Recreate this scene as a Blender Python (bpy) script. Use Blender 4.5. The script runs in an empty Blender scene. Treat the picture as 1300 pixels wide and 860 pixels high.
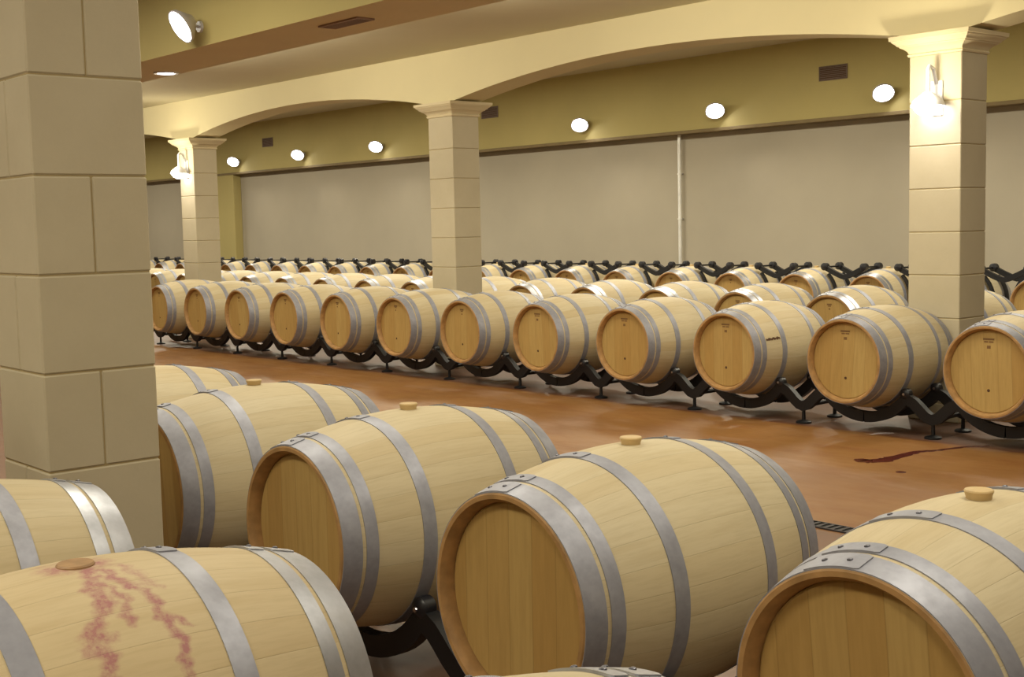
import bpy, math, random
from math import sin, cos, pi, atan2, sqrt
from mathutils import Vector, Matrix

random.seed(7)
S = bpy.context.scene
COL = S.collection

# ------------------------------------------------------------------ helpers
def make_mesh(name, V, F, mats, midx=None, sharp=35):
    me = bpy.data.meshes.new(name)
    me.from_pydata([tuple(v) for v in V], [], F)
    for m in (mats if isinstance(mats, (list, tuple)) else [mats]):
        me.materials.append(m)
    if midx:
        me.polygons.foreach_set('material_index', midx)
    me.polygons.foreach_set('use_smooth', [True] * len(me.polygons))
    me.update()
    me.set_sharp_from_angle(angle=math.radians(sharp))
    return me

def obj(name, me, parent=None, loc=None, rot=None):
    o = bpy.data.objects.new(name, me)
    COL.objects.link(o)
    if parent is not None:
        o.parent = parent
    if loc:
        o.location = loc
    if rot:
        o.rotation_euler = rot
    return o

def thing(name, label, cat, loc=(0, 0, 0), rot=(0, 0, 0), group=None):
    o = bpy.data.objects.new(name, None)
    o.empty_display_size = .1
    COL.objects.link(o)
    o.location = loc
    o.rotation_euler = rot
    o['label'] = label
    o['category'] = cat
    if group:
        o['group'] = group
    return o

def dup_tree(root, loc, label, group, parent=None):
    r = root.copy(); COL.objects.link(r)
    if parent is not None:
        r.parent = parent
    if loc is not None:
        r.location = loc
        r['label'] = label
        if group: r['group'] = group
    for ch in KIDS.get(root.name, []):
        c = dup_tree(ch, None, None, None, r)
        KIDS.setdefault(r.name, []).append(c)
    return r
KIDS = {}
def part(name, me, parent, loc=None, rot=None):
    o = obj(name, me, parent, loc, rot)
    KIDS.setdefault(parent.name, []).append(o)
    return o

class MB:
    def __init__(s): s.V = []; s.F = []; s.M = []
    def add(s, V, F, m=0):
        n = len(s.V); s.V += [tuple(v) for v in V]
        for f in F:
            s.F.append([i + n for i in f]); s.M.append(m)
    def box(s, x0, x1, y0, y1, z0, z1, m=0, b=0.0):
        if b <= 0:
            V = [(x, y, z) for x in (x0, x1) for y in (y0, y1) for z in (z0, z1)]
            F = [(0, 1, 3, 2), (4, 6, 7, 5), (0, 4, 5, 1), (2, 3, 7, 6), (0, 2, 6, 4), (1, 5, 7, 3)]
            s.add(V, F, m); return
        # chamfered box
        V = []; idx = {}
        X = (x0, x1); Y = (y0, y1); Z = (z0, z1)
        for i in (0, 1):
            for j in (0, 1):
                for k in (0, 1):
                    sx, sy, sz = (1 if i == 0 else -1), (1 if j == 0 else -1), (1 if k == 0 else -1)
                    idx[i, j, k, 0] = len(V); V.append((X[i], Y[j] + sy * b, Z[k] + sz * b))
                    idx[i, j, k, 1] = len(V); V.append((X[i] + sx * b, Y[j], Z[k] + sz * b))
                    idx[i, j, k, 2] = len(V); V.append((X[i] + sx * b, Y[j] + sy * b, Z[k]))
        F = []
        for i in (0, 1):
            f = [idx[i, 0, 0, 0], idx[i, 1, 0, 0], idx[i, 1, 1, 0], idx[i, 0, 1, 0]]
            F.append(f[::-1] if i == 0 else f)
            f = [idx[0, i, 0, 1], idx[0, i, 1, 1], idx[1, i, 1, 1], idx[1, i, 0, 1]]
            F.append(f[::-1] if i == 0 else f)
            f = [idx[0, 0, i, 2], idx[1, 0, i, 2], idx[1, 1, i, 2], idx[0, 1, i, 2]]
            F.append(f[::-1] if i == 0 else f)
        for i in (0, 1):
            for j in (0, 1):
                F.append([idx[i, j, 0, 0], idx[i, j, 1, 0], idx[i, j, 1, 1], idx[i, j, 0, 1]])
                F.append([idx[i, 0, j, 0], idx[i, 1, j, 0], idx[i, 1, j, 2], idx[i, 0, j, 2]])
                F.append([idx[0, i, j, 1], idx[1, i, j, 1], idx[1, i, j, 2], idx[0, i, j, 2]])
                for k in (0, 1):
                    F.append([idx[i, j, k, 0], idx[i, j, k, 1], idx[i, j, k, 2]])
        s.add(V, F, m)
    def tube(s, pts, r, n=12, m=0, cap=True):
        pts = [Vector(p) for p in pts]
        rs = r if isinstance(r, (list, tuple)) else [r] * len(pts)
        V = []; F = []
        up = None
        for i, p in enumerate(pts):
            t = (pts[min(i + 1, len(pts) - 1)] - pts[max(i - 1, 0)]).normalized()
            if up is None:
                a = Vector((0, 0, 1)) if abs(t.z) < .9 else Vector((1, 0, 0))
                up = (a - t * a.dot(t)).normalized()
            else:
                up = (up - t * up.dot(t)).normalized()
            w = t.cross(up)
            for k in range(n):
                a = 2 * pi * k / n
                V.append(p + (up * cos(a) + w * sin(a)) * rs[i])
        for i in range(len(pts) - 1):
            for k in range(n):
                k2 = (k + 1) % n
                F.append((i * n + k, i * n + k2, (i + 1) * n + k2, (i + 1) * n + k))
        if cap:
            F.append(tuple(range(n))[::-1])
            F.append(tuple((len(pts) - 1) * n + k for k in range(n)))
        s.add(V, F, m)
    def revolve(s, prof, axis='y', n=48, m=0, c=(0, 0, 0), closed=False, a0=0):
        """prof: list of (along axis, radius)"""
        V = []; F = []
        L = len(prof)
        for (t, r) in prof:
            for k in range(n):
                a = a0 + 2 * pi * k / n
                u, w = r * sin(a), r * cos(a)
                if axis == 'y': V.append((c[0] + u, c[1] + t, c[2] + w))
                elif axis == 'z': V.append((c[0] + u, c[1] + w, c[2] + t))
                else: V.append((c[0] + t, c[1] + u, c[2] + w))
        flip = axis == 'z'
        for i in range(L if closed else L - 1):
            j = (i + 1) % L
            for k in range(n):
                k2 = (k + 1) % n
                f = (i * n + k, i * n + k2, j * n + k2, j * n + k)
                F.append(f[::-1] if flip else f)
        if not closed:
            for i, rev in ((0, False), (L - 1, True)):
                if prof[i][1] > 1e-5:
                    f = tuple(i * n + k for k in range(n))
                    F.append(f if rev ^ (not flip) ^ True else f[::-1])
        s.add(V, F, m)
    def sweep_rect(s, pts, hw, hd, m=0):
        """rectangular bar following pts in the XZ plane; hw = half thickness, hd = half depth (y)"""
        V = []; F = []
        n = len(pts)
        for i, p in enumerate(pts):
            a = pts[max(i - 1, 0)]; b = pts[min(i + 1, n - 1)]
            tx, tz = b[0] - a[0], b[2] - a[2]
            l = math.hypot(tx, tz) or 1
            nx, nz = -tz / l, tx / l
            for (sy, sn) in ((-1, -1), (1, -1), (1, 1), (-1, 1)):
                V.append((p[0] + nx * hw * sn, p[1] + hd * sy, p[2] + nz * hw * sn))
        for i in range(n - 1):
            for k in range(4):
                k2 = (k + 1) % 4
                F.append((i * 4 + k, (i + 1) * 4 + k, (i + 1) * 4 + k2, i * 4 + k2))
        F.append((0, 1, 2, 3)); F.append(tuple((n - 1) * 4 + k for k in (3, 2, 1, 0)))
        s.add(V, F, m)
    def mesh(s, name, mats, sharp=35):
        return make_mesh(name, s.V, s.F, mats, s.M if isinstance(mats, (list, tuple)) else None, sharp)

# ------------------------------------------------------------------ materials
class NT:
    def __init__(s, name):
        s.mat = bpy.data.materials.new(name); s.mat.use_nodes = True
        s.t = s.mat.node_tree; s.n = s.t.nodes; s.l = s.t.links
        s.b = s.n['Principled BSDF']
    def add(s, typ, **kw):
        nd = s.n.new(typ)
        for k, v in kw.items():
            if k in nd.inputs.keys() if isinstance(k, str) else False:
                nd.inputs[k].default_value = v
            else:
                setattr(nd, k, v)
        return nd
    def link(s, a, b): s.l.new(a, b)
    def math(s, op, a, b=None, c=None):
        nd = s.n.new('ShaderNodeMath'); nd.operation = op
        for i, v in enumerate((a, b, c)):
            if v is None: continue
            if isinstance(v, (int, float)): nd.inputs[i].default_value = v
            else: s.link(v, nd.inputs[i])
        return nd.outputs[0]
    def mix(s, fac, a, b, mode='MIX'):
        nd = s.n.new('ShaderNodeMix'); nd.data_type = 'RGBA'; nd.blend_type = mode
        for k, v in ((0, fac), (6, a), (7, b)):
            if isinstance(v, (int, float)): nd.inputs[k].default_value = v
            elif isinstance(v, tuple): nd.inputs[k].default_value = (*v, 1) if len(v) == 3 else v
            else: s.link(v, nd.inputs[k])
        return nd.outputs[2]
    def noise(s, vec, scale, detail=3, rough=.5, dims='3D'):
        nd = s.n.new('ShaderNodeTexNoise'); nd.noise_dimensions = dims
        nd.inputs['Scale'].default_value = scale; nd.inputs['Detail'].default_value = detail
        nd.inputs['Roughness'].default_value = rough
        if vec is not None: s.link(vec, nd.inputs['Vector'])
        return nd.outputs[0]
    def ramp(s, fac, stops):
        nd = s.n.new('ShaderNodeValToRGB'); e = nd.color_ramp.elements
        while len(e) < len(stops): e.new(.5)
        for i, (p, c) in enumerate(stops):
            e[i].position = p; e[i].color = (*c, 1) if len(c) == 3 else c
        s.link(fac, nd.inputs[0]); return nd.outputs[0]
    def coord(s): return s.n.new('ShaderNodeTexCoord').outputs['Object']
    def mapv(s, v, scale=(1, 1, 1), loc=(0, 0, 0)):
        nd = s.n.new('ShaderNodeMapping'); nd.inputs['Scale'].default_value = scale
        nd.inputs['Location'].default_value = loc
        s.link(v, nd.inputs['Vector']); return nd.outputs[0]
    def bump(s, h, strength=.2, dist=.01):
        nd = s.n.new('ShaderNodeBump'); nd.inputs['Strength'].default_value = strength
        nd.inputs['Distance'].default_value = dist
        s.link(h, nd.inputs['Height']); s.link(nd.outputs[0], s.b.inputs['Normal'])

def m_plain(name, col, rough=.5, metal=0.0, var=.08, scale=6, bump=0):
    t = NT(name); c = t.coord()
    n = t.noise(c, scale, 4)
    d = tuple(x * (1 - var) for x in col); l = tuple(min(1, x * (1 + var)) for x in col)
    t.link(t.ramp(n, [(.3, d), (.7, l)]), t.b.inputs['Base Color'])
    t.b.inputs['Roughness'].default_value = rough; t.b.inputs['Metallic'].default_value = metal
    if bump: t.bump(t.noise(c, scale * 12, 3), bump, .004)
    return t.mat

def m_stave(name, base, warm, stain=False):
    """barrel body: staves run along Y, angle around Y"""
    t = NT(name); c = t.coord()
    sp = t.n.new('ShaderNodeSeparateXYZ'); t.link(c, sp.inputs[0])
    ang = t.math('ARCTAN2', sp.outputs[0], sp.outputs[2])
    u = t.math('MULTIPLY', t.math('ADD', ang, pi), 29 / (2 * pi))
    fl = t.math('FLOOR', u); fr = t.math('FRACT', u)
    oi = t.n.new('ShaderNodeObjectInfo')
    seed = t.math('MULTIPLY_ADD', oi.outputs['Random'], 91.0, fl)
    wn = t.n.new('ShaderNodeTexWhiteNoise'); wn.noise_dimensions = '1D'; t.link(seed, wn.inputs['W'])
    tone = wn.outputs['Value']
    # grain coordinates: stretched along y
    cv = t.n.new('ShaderNodeCombineXYZ')
    t.link(t.math('MULTIPLY', ang, 9.0), cv.inputs[0]); t.link(t.math('MULTIPLY', sp.outputs[1], 2.2), cv.inputs[1]); t.link(seed, cv.inputs[2])
    g = t.noise(cv.outputs[0], 5, 6, .6)
    g2 = t.noise(cv.outputs[0], 1.1, 3, .5)
    col = t.mix(t.math('MULTIPLY', tone, .55), base, warm)
    col = t.mix(t.math('MULTIPLY', t.ramp(g, [(.45, (0, 0, 0)), (.75, (1, 1, 1))]), .22), col, tuple(x * .62 for x in warm))
    col = t.mix(t.math('MULTIPLY', t.ramp(g2, [(.5, (0, 0, 0)), (.8, (1, 1, 1))]), .45), col, tuple(x * .85 for x in warm))
    # seam
    e = t.math('MINIMUM', fr, t.math('SUBTRACT', 1.0, fr))
    seam = t.ramp(e, [(0, (1, 1, 1)), (.018, (0, 0, 0))])
    col = t.mix(t.math('MULTIPLY', seam, .28), col, tuple(x * .35 for x in warm))
    if stain:
        at = t.n.new('ShaderNodeAttribute'); at.attribute_name = 'wine'
        n3 = t.noise(c, 42, 5, .7)
        n4 = t.noise(c, 150, 3, .6)
        f = t.math('MULTIPLY', at.outputs['Fac'], t.math('MULTIPLY_ADD', n3, 2.4, -.35))
        f = t.math('MULTIPLY', f, t.math('MULTIPLY_ADD', n4, 1.4, .3))
        f = t.ramp(f, [(.15, (0, 0, 0)), (1.0, (.8, .8, .8))])
        col = t.mix(f, col, (.33, .10, .135))
    t.link(col, t.b.inputs['Base Color'])
    t.b.inputs['Roughness'].default_value = .58
    t.b.inputs['Specular IOR Level'].default_value = .3
    h = t.math('SUBTRACT', t.math('MULTIPLY', g, .15), seam)
    t.bump(h, .25, .002)
    return t.mat

def m_head(name, base, warm):
    """barrel head: boards run along Z"""
    t = NT(name); c = t.coord()
    sp = t.n.new('ShaderNodeSeparateXYZ'); t.link(c, sp.inputs[0])
    u = t.math('MULTIPLY_ADD', sp.outputs[0], 11.5, 20.3)
    fl = t.math('FLOOR', u); fr = t.math('FRACT', u)
    oi = t.n.new('ShaderNodeObjectInfo')
    seed = t.math('MULTIPLY_ADD', oi.outputs['Random'], 57.0, fl)
    wn = t.n.new('ShaderNodeTexWhiteNoise'); wn.noise_dimensions = '1D'; t.link(seed, wn.inputs['W'])
    cv = t.n.new('ShaderNodeCombineXYZ')
    t.link(t.math('MULTIPLY', sp.outputs[0], 30.0), cv.inputs[0]); t.link(t.math('MULTIPLY', sp.outputs[2], 2.5), cv.inputs[1]); t.link(seed, cv.inputs[2])
    g = t.noise(cv.outputs[0], 2.2, 6, .6)
    col = t.mix(t.math('MULTIPLY', wn.outputs['Value'], .7), base, warm)
    col = t.mix(t.math('MULTIPLY', t.ramp(g, [(.4, (0, 0, 0)), (.75, (1, 1, 1))]), .3), col, tuple(x * .6 for x in warm))
    e = t.math('MINIMUM', fr, t.math('SUBTRACT', 1.0, fr))
    seam = t.ramp(e, [(0, (1, 1, 1)), (.03, (0, 0, 0))])
    col = t.mix(t.math('MULTIPLY', seam, .3), col, tuple(x * .35 for x in warm))
    t.link(col, t.b.inputs['Base Color'])
    t.b.inputs['Roughness'].default_value = .5
    t.b.inputs['Specular IOR Level'].default_value = .3
    t.bump(t.math('SUBTRACT', t.math('MULTIPLY', g, .2), seam), .2, .002)
    return t.mat

def m_hoop(name, col, rough, metal):
    t = NT(name); c = t.coord()
    v = t.n.new('ShaderNodeTexVoronoi'); v.inputs['Scale'].default_value = 55
    t.link(c, v.inputs['Vector'])
    n = t.noise(c, 9, 5, .65)
    a = t.mix(t.math('MULTIPLY', v.outputs['Distance'], .5), col, tuple(min(1, x * 1.2) for x in col))
    a = t.mix(t.ramp(n, [(.4, (0, 0, 0)), (.75, (.6, .6, .6))]), a, tuple(x * .55 for x in col))
    t.link(a, t.b.inputs['Base Color'])
    t.link(t.math('MULTIPLY_ADD', n, .35, rough - .17), t.b.inputs['Roughness'])
    t.b.inputs['Metallic'].default_value = metal
    return t.mat

def m_stone(name, col, dark):
    t = NT(name); c = t.coord()
    n = t.noise(c, 1.7, 5, .6); n2 = t.noise(c, 60, 3, .6); n3 = t.noise(c, 6, 4, .6)
    a = t.ramp(n, [(.3, dark), (.7, col)])
    a = t.mix(t.math('MULTIPLY', n3, .25), a, tuple(x * .85 for x in dark))
    a = t.mix(t.math('MULTIPLY', n2, .12), a, tuple(x * .7 for x in dark))
    t.link(a, t.b.inputs['Base Color'])
    t.b.inputs['Roughness'].default_value = .85
    t.b.inputs['Specular IOR Level'].default_value = .2
    t.bump(n2, .12, .003)
    return t.mat

def m_emit(name, col, strength):
    t = NT(name)
    t.b.inputs['Base Color'].default_value = (.8, .8, .8, 1)
    t.b.inputs['Emission Color'].default_value = (*col, 1)
    t.b.inputs['Emission Strength'].default_value = strength
    return t.mat

def m_floor():
    t = NT('floor_resin'); c = t.coord()
    sp = t.n.new('ShaderNodeSeparateXYZ'); t.link(c, sp.inputs[0])
    n1 = t.noise(t.mapv(c, (.55, .9, 1)), 1.0, 5, .6)
    n2 = t.noise(t.mapv(c, (1, 2.4, 1), (3, 7, 0)), 2.2, 6, .65)
    n3 = t.noise(c, 14, 5, .65)
    a = t.ramp(n1, [(.3, (.20, .085, .023)), (.55, (.30, .145, .043)), (.75, (.34, .175, .07))])
    a = t.mix(t.ramp(n2, [(.5, (0, 0, 0)), (.72, (.7, .7, .7))]), a, (.23, .085, .026))
    pale = t.noise(t.mapv(c, (.8, 1.6, 1), (11, 3, 0)), 1.3, 4, .6)
    a = t.mix(t.ramp(pale, [(.56, (0, 0, 0)), (.68, (.55, .55, .55))]), a, (.4, .25, .17))
    a = t.mix(t.math('MULTIPLY', n3, .25), a, (.2, .09, .035))
    # bare pinkish concrete strips under the racks, colour darkened for the shade there
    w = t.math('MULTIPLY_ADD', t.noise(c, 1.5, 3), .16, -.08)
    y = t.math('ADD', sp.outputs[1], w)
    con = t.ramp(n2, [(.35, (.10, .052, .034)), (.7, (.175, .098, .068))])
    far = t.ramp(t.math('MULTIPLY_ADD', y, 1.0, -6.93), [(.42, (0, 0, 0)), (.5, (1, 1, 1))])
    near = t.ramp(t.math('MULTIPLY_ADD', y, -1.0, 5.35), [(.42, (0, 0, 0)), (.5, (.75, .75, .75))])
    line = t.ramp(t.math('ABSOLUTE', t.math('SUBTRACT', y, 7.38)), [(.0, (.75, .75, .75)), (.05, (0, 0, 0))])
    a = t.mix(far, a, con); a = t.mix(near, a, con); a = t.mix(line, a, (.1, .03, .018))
    t.link(a, t.b.inputs['Base Color'])
    t.link(t.math('MULTIPLY_ADD', n2, .35, .28), t.b.inputs['Roughness'])
    t.b.inputs['Specular IOR Level'].default_value = .35
    t.bump(n3, .06, .004)
    return t.mat

WOOD = m_stave('oak_staves', (.58, .50, .335), (.49, .375, .20))
WOOD_STAIN = m_stave('oak_staves_wine_marked', (.56, .455, .28), (.49, .36, .18), True)
CHIME = m_plain('oak_end_grain', (.38, .215, .08), .6, var=.2, scale=25)
HEADM = m_head('oak_head', (.48, .33, .12), (.39, .225, .065))
HOOP = m_hoop('galvanised_hoop', (.33, .335, .39), .55, .45)
HOOPB = m_hoop('bright_galvanised_hoop', (.46, .47, .52), .42, .8)
RIVET = m_plain('rivet_steel', (.16, .16, .19), .4, .8)
BUNG = m_plain('silicone_bung', (.56, .40, .19), .5, var=.12, scale=30)
BUNGD = m_plain('wine_soaked_bung', (.34, .20, .09), .55, var=.2, scale=30)
MARK = m_plain('branded_mark', (.19, .10, .035), .8)
DOT = m_plain('tap_plug', (.08, .035, .015), .8)
BLACK = m_plain('black_steel', (.006, .006, .008), .5, .1)
ROLL = m_plain('black_roller', (.01, .01, .014), .35, .0)
STEEL = m_plain('bolt_steel', (.55, .55, .6), .3, 1.0)
STONE = m_stone('cream_stone', (.55, .485, .35), (.48, .415, .29))
JOINT = m_plain('stone_joint', (.36, .28, .14), .95)
CAPM = m_stone('capital_stone', (.66, .57, .38), (.6, .5, .32))
PLAST = m_plain('cream_plaster', (.64, .56, .34), .9, var=.03, scale=1.2)
OCHRE = m_plain('ochre_plaster', (.46, .385, .155), .9, var=.05, scale=1.0)
SOFF = m_plain('soffit_plaster', (.64, .57, .38), .9, var=.05, scale=1.0)
CEIL = m_plain('ceiling_plaster', (.60, .55, .38), .9, var=.04, scale=.8)
WALL = m_plain('taupe_wall', (.41, .365, .28), .9, var=.05, scale=.9)
TRIM = m_plain('brown_trim', (.2, .145, .06), .7)
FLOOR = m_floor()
WHITE = m_plain('white_lamp_metal', (.62, .62, .66), .4, .2)
LAMP = m_emit('lamp_glass', (1, .97, 1.0), 14)
VENTM = m_plain('vent_metal', (.17, .12, .09), .5, .4)
VENTL = m_plain('ceiling_vent_metal', (.30, .20, .16), .5, .2)
CHROME = m_plain('polished_pipe', (.9, .9, .86), .3, .35)
GRATE = m_plain('drain_grate', (.05, .045, .05), .5, .5)
PIT = m_plain('drain_channel', (.01, .01, .01), .9)
SPILL = NT('spilt_wine')
SPILL.b.inputs['Base Color'].default_value = (.085, .012, .01, 1); SPILL.b.inputs['Roughness'].default_value = .25
SPILL = SPILL.mat

# ------------------------------------------------------------------ camera
H = 1.451
F_PX, PITCH, ROLL_A, YAW = 1604.793, .089, -.022, .851
fw = Vector((-sin(YAW) * cos(PITCH), cos(YAW) * cos(PITCH), -sin(PITCH)))
r0 = Vector((cos(YAW), sin(YAW), 0)); u0 = r0.cross(fw)
rr = r0 * cos(ROLL_A) + u0 * sin(ROLL_A); uu = u0 * cos(ROLL_A) - r0 * sin(ROLL_A)
cam = bpy.data.cameras.new('camera'); cam.sensor_width = 36; cam.lens = F_PX / 1300 * 36
cam.clip_start = .05; cam.clip_end = 200
co = bpy.data.objects.new('camera', cam); COL.objects.link(co)
M = Matrix((rr, uu, -fw)).transposed().to_4x4(); M.translation = Vector((0, 0, H))
co.matrix_world = M
S.camera = co
def px(x, y, z):
    d = Vector((x, y, z - H)); q = d.dot(fw)
    return 650 + F_PX * d.dot(rr) / q

# ------------------------------------------------------------------ barrels
RB, RH, HL = .35, .283, .463
def rad(y): return RB - (RB - RH) * (abs(y) / HL) ** 1.9
RECESS = .034

def body_mesh(name, mat, nseg=96, nl=26):
    mb = MB()
    outer = [(-HL + 2 * HL * i / nl, 0) for i in range(nl + 1)]
    outer = [(y, rad(y)) for y, _ in outer]
    mb.revolve(outer, 'y', nseg, 0)
    # remove the two caps that revolve added
    caps = [i for i, f in enumerate(mb.F) if len(f) == nseg]
    for i in reversed(caps):
        mb.F.pop(i); mb.M.pop(i)
    for s in (-1, 1):
        rim = [(s * HL, RH), (s * (HL + .003), RH - .004), (s * (HL + .003), RH - .015), (s * (HL - .008), RH - .022),
               (s * (HL - .02), RH - .027), (s * (HL - RECESS - .012), RH - .028), (s * (HL - RECESS - .022), RH - .02)]
        m2 = MB(); m2.revolve(rim, 'y', nseg, 1)
        for f, mm in zip(m2.F, m2.M):
            if len(f) == nseg: continue
        FF = [f for f in m2.F if len(f) != nseg]
        if s < 0: FF = [f[::-1] for f in FF]
        mb.add(m2.V, FF, 1)
    return mb.mesh(name, [mat, CHIME])
BODY = body_mesh('barrel_body', WOOD)

def head_mesh():
    mb = MB()
    mb.revolve([(0, .0005), (0, RH - .034), (.004, RH - .0285), (.018, RH - .0285), (.018, .0005)], 'y', 64)
    return mb.mesh('barrel_head', HEADM, 20)
HEADME = head_mesh()

def hoop_mesh(name, y0, y1, mat, tab=True):
    mb = MB(); t = .0024
    P = []
    N = 4
    for i in range(N + 1):
        y = y0 + (y1 - y0) * i / N; P.append((y, rad(y) + t))
    Q = [(y0 + .0004, rad(y0) - .0015), ]
    prof = P + [(y1, rad(y1) - .0015), (y0, rad(y0) - .0015)]
    mb.revolve(prof, 'y', 96, 0, closed=True)
    mb.F = [f[::-1] if False else f for f in mb.F]
    # lap: a second layer of strap over part of the turn, with two rivets
    V = []; F = []
    a0, a1 = -.42, .02
    K = 14
    for k in range(K + 1):
        a = a0 + (a1 - a0) * k / K
        sh = .004 * (1 if k == K else 0)
        for (yy, dt) in ((y0 + .001 + sh, 0), (y0 + .001 + sh, .0028), (y1 - .001 - sh, .0028), (y1 - .001 - sh, 0)):
            r = rad(yy) + t + dt
            V.append((r * sin(a), yy, r * cos(a)))
    for k in range(K):
        for j in range(3):
            F.append((k * 4 + j, k * 4 + j + 1, (k + 1) * 4 + j + 1, (k + 1) * 4 + j))
    F.append((0, 3, 2, 1)); F.append((K * 4, K * 4 + 1, K * 4 + 2, K * 4 + 3))
    mb.add(V, F, 0)
    yc = (y0 + y1) / 2
    for a in (-.3, -.1):
        r = rad(yc) + t + .003
        c = Vector((r * sin(a), yc, r * cos(a))); n = Vector((sin(a), 0, cos(a)))
        e1 = Vector((0, 1, 0)); e2 = n.cross(e1)
        V = []; F = []
        for (rr_, hh) in ((.0065, -.002), (.006, .0015), (.0035, .003)):
            for k in range(10):
                b = 2 * pi * k / 10
                V.append(c + (e1 * cos(b) + e2 * sin(b)) * rr_ + n * hh)
        for i in range(2):
            for k in range(10):
                F.append((i * 10 + k, (i + 1) * 10 + k, (i + 1) * 10 + (k + 1) % 10, i * 10 + (k + 1) % 10))
        F.append(tuple(20 + k for k in range(10))[::-1])
        mb.add(V, F, 1)
    return mb.mesh(name, [mat, RIVET], 30)

HOOPSPEC = [(-.4625, -.404), (-.392, -.353), (-.203, -.156), (.156, .203), (.353, .392), (.404, .4625)]
HOOPS = {k: [hoop_mesh('hoop', a, b, m) for a, b in HOOPSPEC] for k, m in (('dull', HOOP), ('bright', HOOPB))}

def bung_mesh(mat):
    mb = MB()
    mb.revolve([(-.012, .0005), (-.012, .026), (.004, .027), (.016, .031), (.019, .029), (.020, .02), (.018, .0005)], 'z', 28)
    return mb.mesh('bung', mat, 40)
BUNGME = bung_mesh(BUNG)
def flush_bung():
    mb = MB()
    mb.revolve([(-.012, .0005), (-.012, .034), (.001, .0345), (.004, .032), (.0035, .0005)], 'z', 28)
    return mb.mesh('bung', BUNGD, 40)
FLUSH = flush_bung()

def stamp_mesh(kind):
    """small burnt-in mark near the top of the head, facing -Y"""
    mb = MB()
    y0, y1 = -.0012, .001
    rnd = random.Random(kind)
    if kind == 0:
        rows = [(.200, [(-.030, .026), (-.002, .012), (.012, .026)], .010), (.186, [(-.024, -.004), (0, .022)], .008), (.158, [(-.010, .008)], .016)]
    else:
        rows = [(.200, [(-.020, .018)], .012), (.187, [(-.012, .012)], .008), (.165, [(-.006, .006)], .012)]
    for z, spans, h in rows:
        for a, b in spans:
            if b > a: mb.box(a, b, y0, y1, z - h / 2, z + h / 2)
    return mb.mesh('stamp', MARK)
STAMPS = [stamp_mesh(0), stamp_mesh(1)]
mb = MB(); mb.revolve([(-.0018, .0005), (-.0018, .009), (.001, .010)], 'y', 16); PLUG = mb.mesh('tap_plug', DOT)

def barrel_proto(kind, bung, stamp):
    """root Empty at the lowest point of the bilge"""
    t = thing('wine_barrel', 'oak wine barrel', 'barrel')
    part('barrel_body', BODY, t, (0, 0, RB))
    part('barrel_head', HEADME, t, (0, -HL + RECESS, RB))
    part('barrel_head', HEADME, t, (0, HL - RECESS, RB), (0, 0, pi))
    for i_, me in enumerate(HOOPS[kind]):
        if i_ in (2, 3): me = HOOPS['dull'][i_]
        part('hoop', me, t, (0, 0, RB))
    if bung:
        part('bung', BUNGME if bung == 1 else FLUSH, t, (0, 0, 2 * RB))
    if stamp is not None:
        part('stamp', STAMPS[stamp], t, (0, -HL + RECESS, RB - .03)).scale = (1.3, 1, 1.15)
        part('tap_plug', PLUG, t, (0, -HL + RECESS, RB - .115))
    return t

ZB = .15     # bottom of bilge above the floor
def place(root, first, x, y, label, group, rz=0, dz=0):
    loc = (x, y, ZB + dz)
    if first:
        root.location = loc; root['label'] = label; root['group'] = group; o = root
    else:
        o = dup_tree(root, loc, label, group)
    o.rotation_euler = (0, 0, rz)
    a = random.uniform(0, 2 * pi)
    for ch in KIDS[o.name]:
        if ch.name.startswith('barrel_body'):
            ch.rotation_euler = (0, a, 0)
        elif ch.name.startswith('barrel_head'):
            ch.rotation_euler = (0, random.uniform(-.12, .12), ch.rotation_euler.z)
    return o

ORD = ['first', 'second', 'third', 'fourth', 'fifth', 'sixth', 'seventh', 'eighth', 'ninth', 'tenth', 'eleventh', 'twelfth', 'thirteenth', 'fourteenth', 'fifteenth']

# row A : nearest complete row, heads towards the camera
YA = 2.494
pA = barrel_proto('dull', 1, None)
GA = 'barrels of the nearer row facing the camera'
rowA = [(-1.345, 'oak barrel with pale bung at the right edge of the nearer row', 0),
        (-2.361, 'large oak barrel in the middle foreground with pale bung and full brown head', 0),
        (-3.377, 'oak barrel left of the middle foreground barrel, its head behind the wine-stained one', 0),
        (-4.393, 'oak barrel just right of the big stone pillar, its head cut off by the pillar', 0),
        (-5.41, 'oak barrel mostly hidden behind the big stone pillar, only its back half showing', 0)]
for i, (x, lab, rz) in enumerate(rowA):
    place(pA, i == 0, x, YA, lab, GA)

# row B : closest to the camera, seen from their bright rear hoops
YBR = .889
GB = 'barrels of the closest row with bright hoops'
pB = barrel_proto('bright', 1, None)
place(pB, True, -3.257, YBR, 'oak barrel with shiny hoops at the left edge below the big stone pillar', GB)
place(pB, False, -4.273, YBR, 'oak barrel at the far left edge, behind the shiny-hooped one, beside the pillar', GB)
place(pB, False, -1.225, YBR, 'oak barrel of which only the top hoops show at the bottom edge', GB)
pS = barrel_proto('bright', 2, None)
place(pS, True, -2.241, YBR, 'oak barrel streaked with purple wine stains below its bung', GB)
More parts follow.
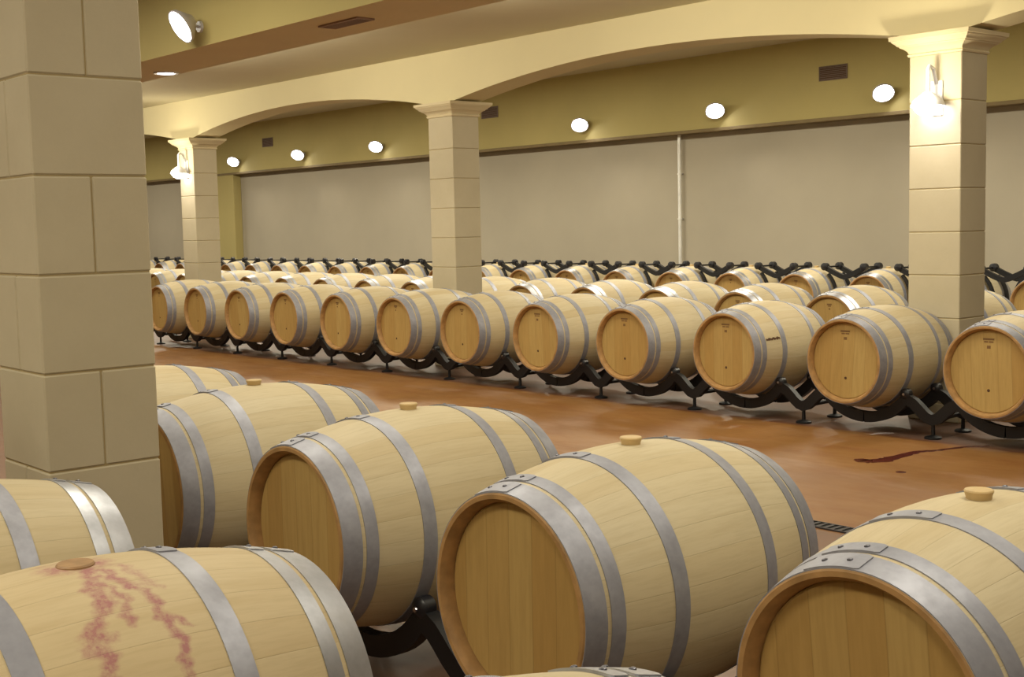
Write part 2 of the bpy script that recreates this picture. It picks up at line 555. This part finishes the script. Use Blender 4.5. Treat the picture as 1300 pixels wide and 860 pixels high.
# wine-stained body: dense mesh with a painted attribute
SM = body_mesh('barrel_body', WOOD_STAIN, 420, 220)
STREAMS = [([(-.058, -.11), (-.023, -.10), (.0, .05), (.034, .024), (.068, .194), (.09, .338)], .020, .55),
           ([(-.003, .123), (-.01, .315), (-.018, .448), (-.037, .574), (-.063, .677), (-.056, .774), (-.057, .872), (-.05, 1.0)], .021, 1.0),
           ([(.0, .2), (.015, .342), (.018, .465), (.012, .554), (.02, .624)], .014, .8),
           ([(.01, .12), (.028, .206), (.05, .355), (.06, .435), (.074, .586), (.074, .715), (.083, .838), (.078, .975), (.08, 1.05)], .014, 1.0),
           ([(.074, .60), (.095, .644), (.11, .70)], .011, .8),
           ([(-.017, .414), (.005, .405), (.021, .40)], .010, .6),
           ([(-.017, .263), (.038, .285), (.076, .379), (.10, .42)], .012, .55),
           ([(-.02, .68), (-.09, .72), (-.05, .80)], .012, .7),
           ([(-.03, .02), (.03, .02)], .045, .9)]
import numpy as np
n = len(SM.vertices); cov = np.zeros(n * 3); SM.vertices.foreach_get('co', cov); cov = cov.reshape(-1, 3)
ang = np.arctan2(cov[:, 0], cov[:, 2]); P2 = np.stack([cov[:, 1], ang * .34], 1)
val = np.zeros(n)
wob = .012 * np.sin(P2[:, 1] * 61 + 1.3) + .007 * np.sin(P2[:, 1] * 143 + P2[:, 0] * 50) + .005 * np.sin(P2[:, 1] * 301)
PW = P2.copy(); PW[:, 0] += wob * .6
for pts, w, amp in STREAMS:
    for (a, b) in zip(pts[:-1], pts[1:]):
        A = np.array([a[0], a[1] * .34]); B = np.array([b[0], b[1] * .34]); d = B - A
        tt = np.clip(((PW - A) @ d) / (d @ d), 0, 1)
        dist = np.linalg.norm(PW - (A + tt[:, None] * d), axis=1)
        val = np.maximum(val, amp * np.clip(1.25 - dist / w, 0, 1))
at = SM.attributes.new('wine', 'FLOAT', 'POINT'); at.data.foreach_set('value', val.astype(np.float32))
for ch in KIDS[pS.name]:
    if ch.name.startswith('barrel_body'):
        ch.data = SM; ch.rotation_euler = (0, 0, 0)
        ch['label'] = 'staves streaked with purple wine stains'

# row 1 across the aisle
PITCHX = 1.0162
Y1 = 7.650
G1 = 'barrels of the front row across the aisle'
X1 = [-15.017 + k * PITCHX for k in range(12)]
protos = [barrel_proto('dull', 0, 0), barrel_proto('dull', 0, 1)]
used = [False, False]
extra = {0: 'first from the left, beside the big stone pillar', 11: 'first from the right, cut by the photo edge',
         10: 'second from the right, left of the right column', 9: 'third from the right, dark mark on its side'}
for i, x in enumerate(X1):
    k = 1 if i < 7 else 0
    d = extra.get(i) or ((ORD[i] + ' from the left') if i < 6 else (ORD[11 - i] + ' from the right'))
    b_ = place(protos[k], not used[k], x, Y1, 'oak barrel, front row across the aisle, ' + d, G1)
    used[k] = True
    if i == 9: B10 = b_
# dark mark on the side of barrel 10
mb = MB()
V = []; F = []
K = 10
for k in range(K + 1):
    y = -.345 + .13 * k / K
    for a, dr in ((1.23 + .015 * sin(k * 2.1), .003), (1.28 + .012 * sin(k * 3.3), .003)):
        r = rad(y) + dr; V.append((r * sin(a), y, r * cos(a)))
for k in range(K):
    F.append((k * 2, k * 2 + 1, k * 2 + 3, k * 2 + 2))
n0 = len(V)
V += [(v[0] * .99, v[1], v[2] * .99) for v in V]
F += [tuple(n0 + i for i in f[::-1]) for f in F]
mb.add(V, F); part('split_mark', mb.mesh('split_mark', DOT), B10, (0, 0, RB))

# rows 2 and 3 behind the columns
def opening_name(p, y):
    # columns in the image: 229-281, 541-613, 1154-1250
    if p < 238: return 'left of the left column'
    if p < 560: return 'between left and middle columns'
    if p < 1200: return 'between middle and right columns'
    return 'right of the right column'
def back_row(Y, xs, desc, group, proto):
    P = [(x, px(x, Y - .3, .75)) for x in xs]
    byop = {}
    for x, p in P: byop.setdefault(opening_name(p, Y), []).append(x)
    first = True
    for op, L in byop.items():
        L.sort()
        for i, x in enumerate(L):
            if len(L) == 1: o_ = 'the only one'
            elif i < (len(L) + 1) // 2: o_ = ORD[i] + ' from the left'
            else: o_ = ORD[len(L) - 1 - i] + ' from the right'
            place(proto, first, x, Y, '%s, %s %s' % (desc, o_.replace('from the', 'from'), op), group)
            first = False
Y2, Y3 = 9.85, 13.3
X2 = [-6.50 + k * PITCHX for k in range(-14, 2)]
X3 = [-8.35 + k * PITCHX for k in range(-19, 3)]
back_row(Y2, X2, 'second-row oak barrel with glinting hoops', 'barrels of the second row across the aisle', barrel_proto('bright', 0, 1))
back_row(Y3, X3, 'rearmost-row oak barrel', 'barrels of the rearmost row', barrel_proto('bright', 1, 1))

# ------------------------------------------------------------------ racks
ZC = ZB + RB
def low_beam(y):
    """wave beam: valley under both neighbouring barrels, shoulders at the rollers, dip over the foot"""
    mb = MB(); pts = []
    R = .402
    half = PITCHX / 2
    for k in range(0, 9):
        a = k / 8 * .86
        pts.append((-half + .004 + (R * sin(a)) * .99, y, ZC - R * cos(a)))
    last = pts[-1]
    for k in range(1, 7):
        f = k / 6
        pts.append((last[0] * (1 - f), y, last[2] + .022 * sin(f * pi) * (1 - f) - (last[2] - .125) * (f * f * (3 - 2 * f))))
    pts += [(-p[0], p[1], p[2]) for p in pts[-2::-1]]
    mb.sweep_rect(pts, .036, .024)
    return mb
def rack_proto(tall):
    t = thing('barrel_rack', 'black steel rack', 'rack')
    D = .15 if tall else .19
    for nm, y in (('front_frame', -D), ('rear_frame', D)):
        mb = low_beam(y)
        if tall:
            for s in (-1, 1):
                pts = []
                for k in range(13):     # leg hugging the barrel beside it
                    a = -.72 + k / 12 * 1.50
                    pts.append((s * (PITCHX / 2 - .392 * cos(a)), y, ZC + .392 * sin(a)))
                mb.sweep_rect(pts, .017, .017)
            arm = []
            for k in range(17):
                f = k / 8 - 1
                arm.append((f * .262, y, .742 + .110 * abs(f) ** 1.25))
            mb.sweep_rect(arm, .029, .021)
        part(nm, mb.mesh(nm, BLACK), t)
    mb = MB(); mb.tube([(0, -D + .022, .125), (0, D - .022, .125)], .016)
    part('cross_tube', mb.mesh('cross_tube', BLACK), t)
    if tall:
        mb = MB(); mb.tube([(0, -D + .04, 0), (0, D - .04, 0)], .011)
        UT = mb.mesh('upper_tube', BLACK)
        for s in (-1, 1): part('upper_tube', UT, t, (s * .275, 0, .862))
    RZ = ZC - sqrt((rad(D - .034) + .0395) ** 2 - .311 ** 2)
    ro = MB(); ro.revolve([(-.034, .0005), (-.034, .012), (-.026, .03), (-.020, .036), (.020, .036), (.026, .03), (.034, .012), (.034, .0005)], 'y', 20, 0)
    ro.revolve([(-.040, .0005), (-.040, .008), (-.033, .009)], 'y', 10, 1)
    RM = ro.mesh('roller', [ROLL, STEEL])
    for y in (-D, D):
        for s in (-1, 1):
            part('roller', RM, t, (s * (PITCHX / 2 - .311), y, RZ))
    if tall:
        kn = MB(); kn.revolve([(-.04, .0005), (-.04, .024), (-.03, .046), (.03, .046), (.04, .024), (.04, .0005)], 'y', 20, 0)
        KM = kn.mesh('upper_roller', ROLL)
        for y in (-D, D):
            for s in (-1, 1):
                part('upper_roller', KM, t, (s * .275, y, .866))
    ft = MB(); ft.revolve([(0, .0005), (0, .055), (.012, .055), (.018, .04), (.024, .014), (.095, .012), (.095, .0005)], 'z', 20)
    FM = ft.mesh('foot', BLACK)
    for y in (-D, D):
        part('foot', FM, t, (0, y, 0))
    return t
LOW = rack_proto(False); TALL = rack_proto(True)
usedr = {LOW.name: False, TALL.name: False}
def put_rack(P, x, y, label, group):
    if not usedr[P.name]:
        usedr[P.name] = True; P.location = (x, y, 0); P['label'] = label; P['group'] = group
    else:
        dup_tree(P, (x, y, 0), label, group)
hp = PITCHX / 2
for x, lab in ((-1.853, 'black steel rack between the middle foreground barrel and the right one'),
               (-2.869, 'black steel rack left of the middle foreground barrel, roller by its head'),
               (-3.885, 'black steel rack between the pillar-side barrel and its right neighbour'),
               (-4.9015, 'black steel rack behind the big stone pillar in the nearer row')):
    put_rack(LOW, x, YA, lab, 'racks of the nearer barrel row')
put_rack(LOW, -.837, YA, 'black steel rack at the right end of the nearer row', 'racks of the nearer barrel row')
put_rack(LOW, -5.918, YA, 'black steel rack at the left end of the nearer row', 'racks of the nearer barrel row')
for x, lab in ((-2.749, 'black steel rack left of the wine-stained barrel'), (-1.733, 'black steel rack right of the wine-stained barrel'),
               (-3.765, 'black steel rack under the closest row, in front of the big stone pillar'), (-.717, 'black steel rack at the right end of the closest row'),
               (-4.781, 'black steel rack at the left end of the closest row')):
    put_rack(LOW, x, YBR, lab, 'racks of the closest barrel row')
for i in range(13):
    x = X1[0] - hp + i * PITCHX
    if i == 0: lab = 'low black rack at the left end of the front row across the aisle'
    elif i == 12: lab = 'low black rack at the right end of the front row across the aisle'
    elif i <= 6: lab = 'low black rack right of the %s barrel from left, front row across aisle' % ORD[i - 1]
    else: lab = 'low black rack left of the %s barrel from right, front row across aisle' % ORD[11 - i]
    put_rack(LOW, x, Y1, lab, 'racks of the front row across the aisle')
for i, x in enumerate([X2[0] - hp] + [v + hp for v in X2]):
    if -10.9 < x + .4 < -10.0: pass
    put_rack(LOW, x, Y2, 'black steel rack under the second row across the aisle', 'racks of the second row across the aisle')
R3 = [v + hp for v in X3]
byop = {}
for x in R3: byop.setdefault(opening_name(px(x, Y3 - .2, .9), Y3), []).append(x)
for op, L in byop.items():
    for i, x in enumerate(sorted(L)):
        o_ = 'the only one' if len(L) == 1 else (ORD[i] + ' from the left' if i < (len(L) + 1) // 2 else ORD[len(L) - 1 - i] + ' from the right')
        put_rack(TALL, x, Y3, 'tall black rear rack with empty rollers, %s %s' % (o_.replace('from the', 'from'), op), 'tall racks of the rearmost row')

# ------------------------------------------------------------------ columns
def column(x0, y0, w, d, joints, zc, label, split=False):
    """x0,y0 = left front corner of shaft"""
    cx_, cy_ = x0 + w / 2, y0 + d / 2
    t = thing('stone_column', label, 'column', (cx_, cy_, 0), group='square stone columns')
    mb = MB(); g = .0022; b = .005
    hx, hy = w / 2, d / 2
    mb.box(-hx + .005, hx - .005, -hy + .005, hy - .005, 0, zc - .02, 1)
    js = [0] + [j for j in sorted(joints) if .05 < j < zc - .2] + [zc - .138]
    top = sorted(joints)[-1]
    for i in range(len(js) - 1):
        z0, z1 = js[i], js[i + 1]
        # parity counted from the topmost listed joint downwards
        par = round((top - z1) / (joints[0] - joints[1])) % 2
        if not split:
            mb.box(-hx, hx, -hy, hy, z0 + g, z1 - g, 0, b)
        elif par == 1:
            for (a, c) in ((-hy, -.0), (0, hy)):
                mb.box(-hx, hx, a + (g if a > -hy else 0), c - (g if c < hy else 0), z0 + g, z1 - g, 0, b)
        else:
            for (a, c) in ((-hx, 0), (0, hx)):
                mb.box(a + (g if a > -hx else 0), c - (g if c < hx else 0), -hy, hy, z0 + g, z1 - g, 0, b)
    part('shaft', mb.mesh('shaft', [STONE, JOINT], 20), t)
    # capital: stacked moulding profile swept round the square
    prof = [(.0, -.255), (.006, -.252), (.012, -.235), (.012, -.225), (.004, -.215), (.012, -.185), (.03, -.155), (.052, -.135), (.056, -.12),
            (.066, -.118), (.074, -.095), (.092, -.07), (.097, -.052), (.106, -.05), (.108, 0.0)]
    prof = [(a * .98, z * .56) for a, z in prof]
    V = []; F = []
    for (o_, z) in prof:
        for sx, sy in ((-1, -1), (1, -1), (1, 1), (-1, 1)):
            V.append((sx * (hx + o_), sy * (hy + o_), zc + z))
    for i in range(len(prof) - 1):
        for k in range(4):
            k2 = (k + 1) % 4
            F.append((i * 4 + k, i * 4 + k2, (i + 1) * 4 + k2, (i + 1) * 4 + k))
    F.append((3, 2, 1, 0)); F.append(tuple((len(prof) - 1) * 4 + k for k in range(4)))
    mb = MB(); mb.add(V, F)
    part('capital', mb.mesh('capital', CAPM, 25), t)
    return t
YARC, WC, DC = 8.124, .398, .349
XA, SP = -16.083, 5.572
ZCAP = 2.716
JR = [1.947 + .303 * 2 - .303 * n for n in range(9)]
names = {-1: 'stone column at the far left end of the arcade', 0: 'left stone column of the arcade, with a lamp on it',
         1: 'middle stone column of the arcade, without a lamp', 2: 'right stone column of the arcade, with a glaring lamp on it',
         3: 'stone column beyond the right edge of the arcade'}
for k in (-1, 0, 1, 2, 3):
    column(XA + k * SP, YARC, WC, DC, JR, ZCAP, names[k])
JB = [1.962 + .319 * 2 - .319 * n for n in range(9)]
column(-4.419, 1.524, .40, .385, JB, 2.98, 'big stone block pillar in the left foreground', True)

# ------------------------------------------------------------------ room shell
def struct(name, mb, mats, sharp=35):
    o = obj(name, mb.mesh(name, mats, sharp)); o['kind'] = 'structure'; return o
XL, XR, YN, YF = -34.0, 4.0, -4.0, 15.2
ZTOP = 3.95
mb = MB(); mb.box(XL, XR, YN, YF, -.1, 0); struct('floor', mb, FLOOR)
mb = MB(); mb.box(XL, XR, YF, YF + .2, 0, ZTOP); struct('wall_far', mb, WALL)
mb = MB(); mb.box(XL, XR, YN - .2, YN, 0, ZTOP); struct('wall_near', mb, WALL)
mb = MB(); mb.box(XL - .2, XL, YN, YF, 0, ZTOP); struct('wall_left', mb, WALL)
mb = MB(); mb.box(XR, XR + .2, YN, YF, 0, ZTOP); struct('wall_right', mb, WALL)
mb = MB(); mb.box(XL, XR, YN, 5.2, 3.75, 3.95); mb.box(XL, XR, 5.2, YARC + .01, 3.234, 3.95); mb.box(XL, XR, YARC + .3, YF, ZTOP, ZTOP + .1)
struct('ceiling', mb, CEIL)
# arcade wall with segmental arches
mb = MB()
ZT = ZTOP; R_ISE = .224
for k in (-3, -2, -1, 0, 1, 2, 3):
    x0 = XA + k * SP; xr = x0 + WC; xn = x0 + SP
    mb.box(x0, xr, YARC, YARC + DC, ZCAP, ZT)
    if k == 3: continue
    if k == -3: mb.box(XL, x0, YARC, YARC + DC, ZCAP, ZT)
    N = 40; V = []; F = []
    half = (xn - xr) / 2; cxm = (xn + xr) / 2
    Rr = (half * half + R_ISE * R_ISE) / (2 * R_ISE)
    for i in range(N + 1):
        x = xr + (xn - xr) * i / N
        z = ZCAP + .004 + sqrt(Rr * Rr - (x - cxm) ** 2) - (Rr - R_ISE)
        V += [(x, YARC, z), (x, YARC, ZT), (x, YARC + DC, z), (x, YARC + DC, ZT)]
    for i in range(N):
        a = i * 4; b = a + 4
        F += [(a, b, b + 1, a + 1), (a + 2, a + 3, b + 3, b + 2), (a, a + 2, b + 2, b), (a + 1, b + 1, b + 3, a + 3)]
    mb.add(V, F)
struct('wall_arcade', mb, PLAST)
# bulkhead over the far racks (band with lamps and vents)
mb = MB(); mb.box(XL, XR, 15.02, YF, 2.85, ZTOP); struct('wall_upper_band', mb, OCHRE)
mb = MB(); mb.box(XL, XR, 14.985, YF, 2.80, 2.85, b=.004); struct('trim_1', mb, TRIM)
# near bulkhead with soffit
mb = MB(); mb.box(XL, XR, 5.17, 5.865, 3.0, 3.75, 0)
mb.M[-4 if False else -2] = mb.M[-2]
bk = struct('ceiling_bulkhead', mb, [OCHRE, SOFF])
for p in bk.data.polygons:
    if p.normal.z < -.9: p.material_index = 1
# plaster pier on the far wall behind the left column
mb = MB(); mb.box(-28.0, -27.0, 14.99, YF, 0, 2.80, b=.01); struct('wall_pier', mb, OCHRE)

# pipe on the far wall
mb = MB(); mb.tube([(-13.2, 15.13, .0), (-13.2, 15.13, 2.80)], .028, 16)
for z in (.6, 1.5, 2.2): mb.tube([(-13.2, 15.13, z - .012), (-13.2, 15.13, z + .012)], .036, 16)
pipe = thing('wall_pipe', 'thin shiny vertical pipe on the far taupe wall', 'pipe', (0, 0, 0))
part('pipe_tube', mb.mesh('pipe_tube', CHROME), pipe)
mb = MB()
for z in (.6, 1.5, 2.2): mb.box(-13.215, -13.185, 15.14, 15.2, z - .01, z + .01)
part('clip', mb.mesh('clip', STEEL), pipe)

# ------------------------------------------------------------------ vents
def vent(x, y, z, w, h, label, down=False, mat=VENTM, grp='wall air vents'):
    t = thing('air_vent', label, 'vent', (x, y, z), group=grp)
    fr = MB(); sl = MB(); bk_ = MB()
    f = .014
    def bx(m, a0, a1, b0, b1, d0, d1, bev=0):
        if down: m.box(a0, a1, b0, b1, -d1, -d0, b=bev)
        else: m.box(a0, a1, -d1, -d0, b0, b1, b=bev)
    bx(fr, -w / 2, w / 2, -h / 2, -h / 2 + f, 0, .014, .002); bx(fr, -w / 2, w / 2, h / 2 - f, h / 2, 0, .014, .002)
    bx(fr, -w / 2, -w / 2 + f, -h / 2 + f, h / 2 - f, 0, .014, .002); bx(fr, w / 2 - f, w / 2, -h / 2 + f, h / 2 - f, 0, .014, .002)
    n = int((h - 2 * f) / .022)
    for i in range(n):
        c = -h / 2 + f + (i + .5) * (h - 2 * f) / n
        bx(sl, -w / 2 + f, w / 2 - f, c - .0045, c + .0045, .003, .011)
    bx(bk_, -w / 2 + f, w / 2 - f, -h / 2 + f, h / 2 - f, 0, .003)
    part('frame', fr.mesh('frame', mat), t); part('slats', sl.mesh('slats', mat), t); part('backing', bk_.mesh('backing', DOT if not down else mat), t)
k_ = 15.02 / 14.9
def onband(x): return x * k_
vent(-10.219 * k_, 15.02, 3.455, .46, .20, 'dark air vent high on the far wall, just left of the right column')
vent(-17.46 * k_, 15.02, 3.50, .46, .20, 'dark air vent half hidden by the capital of the middle column')
vent(-25.188 * k_, 15.02, 3.46, .46, .20, 'dark air vent high on the far wall, just right of the left column')
vent(-8.05, 5.47, 3.0, .52, .16, 'long air vent set into the brown ceiling soffit', True, VENTL, 'ceiling air vent')

# ------------------------------------------------------------------ lamps
def spot(x, y, z, label, group, yaw=0.0, tilt=.5, r=.14, power=60, cone=2.2):
    """wall spotlight: plate, arm, housing with lit lens, aimed towards -Y and down"""
    t = thing('spotlight', label, 'lamp', (x, y, z), group=group)
    mb = MB(); mb.revolve([(-.02, .0005), (-.02, .045), (0, .05)], 'y', 24); part('mounting_plate', mb.mesh('mounting_plate', WHITE), t)
    mb = MB(); mb.tube([(0, -.015, 0), (0, -.07, .01), (0, -.09, 0)], .012, 10); part('arm', mb.mesh('arm', WHITE), t)
    mb = MB(); mb.revolve([(.10, .0005), (.10, .05), (.07, .075), (.0, r), (-.03, r + .006), (-.03, r - .004), (-.008, r - .008)], 'y', 32)
    hs = part('housing', mb.mesh('housing', WHITE), t, (0, -.16, 0), (tilt, 0, yaw))
    mb = MB(); mb.revolve([(-.012, .0005), (-.010, r - .02), (-.006, r - .008), (0, r - .012)], 'y', 32)
    ln = obj('lens', mb.mesh('lens', LAMP), hs); KIDS.setdefault(hs.name, []).append(ln)
    L = bpy.data.lights.new('spot_light', 'SPOT'); L.energy = power; L.color = (1, .88, .66); L.spot_size = cone; L.spot_blend = .8; L.shadow_soft_size = .1
    lo = bpy.data.objects.new('spot_light', L); COL.objects.link(lo)
    d = Vector((0, -1, 0)); d.rotate(Matrix.Rotation(tilt, 3, 'X')); d.rotate(Matrix.Rotation(yaw, 3, 'Z'))
    p = Vector((x, y - .16, z)) + d * .06
    lo.location = p; lo.rotation_euler = d.to_track_quat('-Z', 'Y').to_euler()
    return t
wl = [(-26.72, 'first spotlight from the left high on the far wall, beside the left column'), (-23.89, 'second spotlight from the left high on the far wall'),
      (-20.96, 'third spotlight from the left on the far wall, left of the middle column'),
      (-15.13, 'spotlight high on the far wall, just right of the middle column'),
      (-12.26, 'spotlight on the far wall above and right of the shiny pipe'), (-9.42, 'spotlight on the far wall just left of the right column')]
for x, lab in wl:
    spot(x, 15.02, 3.10, lab, 'spotlights along the far wall', yaw=.75, tilt=.75, power=60)
spot(-9.75, 5.17, 3.16, 'large spotlight on the near ceiling bulkhead, right of the big pillar top', 'ceiling bulkhead lamps', yaw=-.05, tilt=.55, r=.14, power=50)
t = thing('lamp_bracket', 'pale metal bracket sticking out from the top of the big stone pillar', 'bracket', (-4.17, 1.909, 2.335))
mb = MB(); mb.box(-.05, .05, 0, .012, -.05, .05, b=.004); part('mounting_plate', mb.mesh('mounting_plate', WHITE), t)
mb = MB(); mb.tube([(0, .01, 0), (0, .10, .0), (.0, .17, -.005)], [.03, .03, .022], 16); part('arm', mb.mesh('arm', WHITE), t)
# recessed downlight
t = thing('recessed_downlight', 'small recessed downlight in the brown ceiling soffit', 'lamp', (-11.5, 5.71, 3.0))
mb = MB(); mb.revolve([(-.012, .085), (-.014, .115), (0, .12), (0, .085)], 'z', 32, closed=True); part('trim_ring', mb.mesh('trim_ring', WHITE), t)
mb = MB(); mb.revolve([(-.004, .0005), (-.004, .088), (0, .088)], 'z', 32); part('lens', mb.mesh('lens', LAMP), t)

def column_lamp(x, z, label):
    t = thing('column_lamp', label, 'lamp', (x, YARC, z), group='lamps fixed to the arcade columns')
    mb = MB(); mb.box(-.045, .045, -.018, 0, -.12, .12, b=.004); part('back_plate', mb.mesh('back_plate', WHITE), t)
    mb = MB(); mb.tube([(0, -.015, .10), (0, -.06, .20), (0, -.11, .215), (0, -.125, .19), (0, -.125, .02)], .014, 12); part('arm', mb.mesh('arm', WHITE), t)
    mb = MB(); mb.revolve([(.035, .0005), (.035, .03), (.02, .05), (-.02, .10), (-.06, .12), (-.062, .115), (-.03, .095)], 'z', 32)
    part('shade', mb.mesh('shade', WHITE), t, (0, -.125, 0))
    mb = MB(); mb.revolve([(-.13, .0005), (-.122, .05), (-.095, .085), (-.055, .105), (-.02, .09), (0, .0005)], 'z', 32)
    part('lamp_globe', mb.mesh('lamp_globe', LAMP), t, (0, -.125, 0))
    for dz, e in ((.0, 14),):
        L = bpy.data.lights.new('column_light', 'POINT'); L.energy = e; L.color = (1, .9, .66); L.shadow_soft_size = .05
        lo = bpy.data.objects.new('column_light', L); COL.objects.link(lo); lo.location = (x, YARC - .36, z + .06)
column_lamp(XA + 2 * SP + WC / 2 + .02, 2.27, 'glaring lamp on the front of the right stone column')
column_lamp(XA + WC / 2 + .02, 2.31, 'glaring lamp on the front of the left stone column')

# ------------------------------------------------------------------ floor things
t = thing('floor_drain', 'narrow dark slotted drain grate in the floor behind the foreground barrels', 'drain', (-3.5, 4.97, 0))
mb = MB(); mb.box(-2.6, 3.0, -.045, .045, .0005, .003); part('channel', mb.mesh('channel', PIT), t)
mb = MB()
for s in (-1, 1): mb.box(-2.6, 3.0, s * .045 - .005, s * .045 + .005, .0005, .008)
for i in range(140):
    x = -2.58 + i * .04; mb.box(x, x + .018, -.042, .042, .003, .007)
part('grate', mb.mesh('grate', GRATE), t)
sp = [(-4.299, 6.54, .035), (-4.24, 6.50, .06), (-4.19, 6.53, .05), (-4.165, 6.633, .055), (-4.172, 6.794, .035), (-4.169, 6.976, .03), (-4.10, 7.11, .02), (-4.05, 7.30, .02), (-3.95, 7.45, .012)]
V = []; F = []
fine = []
for (a, b) in zip(sp[:-1], sp[1:]):
    for k in range(6):
        f = k / 6; fine.append(tuple(a[i] * (1 - f) + b[i] * f for i in range(3)))
fine.append(sp[-1])
rnd = random.Random(3)
for i, p in enumerate(fine):
    a = fine[max(0, i - 1)]; b = fine[min(len(fine) - 1, i + 1)]
    tx, ty = b[0] - a[0], b[1] - a[1]; l = math.hypot(tx, ty)
    nx, ny = -ty / l, tx / l
    w1 = p[2] * rnd.uniform(.7, 1.25); w2 = p[2] * rnd.uniform(.7, 1.25)
    V += [(p[0] + nx * w1, p[1] + ny * w1, .0008), (p[0] + nx * w1 * .8, p[1] + ny * w1 * .8, .002), (p[0] - nx * w2 * .8, p[1] - ny * w2 * .8, .002), (p[0] - nx * w2, p[1] - ny * w2, .0008)]
for i in range(len(fine) - 1):
    for k in range(3): F.append((i * 4 + k, i * 4 + k + 1, (i + 1) * 4 + k + 1, (i + 1) * 4 + k))
me = make_mesh('wine_spill', V, F, SPILL)
o = obj('wine_spill', me); o['label'] = 'thin dark trickle of spilt wine on the orange floor before the far row'; o['category'] = 'spill'
mb = MB(); mb.revolve([(.0005, .03), (.002, .024), (.002, .0005)], 'z', 16)
o = obj('wine_spill', mb.mesh('wine_spill', SPILL), loc=(-3.90, 6.35, 0)); o['label'] = 'small dark wine drop on the orange floor beside the trickle'; o['category'] = 'spill'

# ------------------------------------------------------------------ room lighting
def area(x, y, z, sx, sy, e, col=(1, .93, .735), rot=(0, 0, 0)):  # bare area lights out of view, added as room fill
    L = bpy.data.lights.new('fill_light', 'AREA'); L.shape = 'RECTANGLE'; L.size = sx; L.size_y = sy; L.energy = e; L.color = col
    lo = bpy.data.objects.new('fill_light', L); COL.objects.link(lo); lo.location = (x, y, z); lo.rotation_euler = rot
    return lo
for x in (-13, -9, -5, -1):
    area(x, 3.4, 3.7, 2.4, .5, 68)
for x in (-8, -3, 1.5):
    area(x, -1.2, 3.7, 2.4, .5, 85)
for x in (-31, -25, -20, -15, -10, -5):
    area(x, 11.6, 3.9, 3.0, .6, 150)
# unseen strip lights added behind the bulkhead to brighten the arcade
for x in (-20, -15.5, -11, -6.5, -2):
    area(x, 5.93, 3.12, 3.2, .12, 40, rot=(pi / 2 - .45, 0, 0))
w = bpy.data.worlds.new('world'); S.world = w; w.use_nodes = True
w.node_tree.nodes['Background'].inputs[0].default_value = (1, .85, .62, 1)
w.node_tree.nodes['Background'].inputs[1].default_value = .3

S.view_settings.view_transform = 'Standard'; S.view_settings.look = 'None'
S.view_settings.gamma = 1; S.view_settings.use_curve_mapping = False
S.view_settings.exposure = 0.3
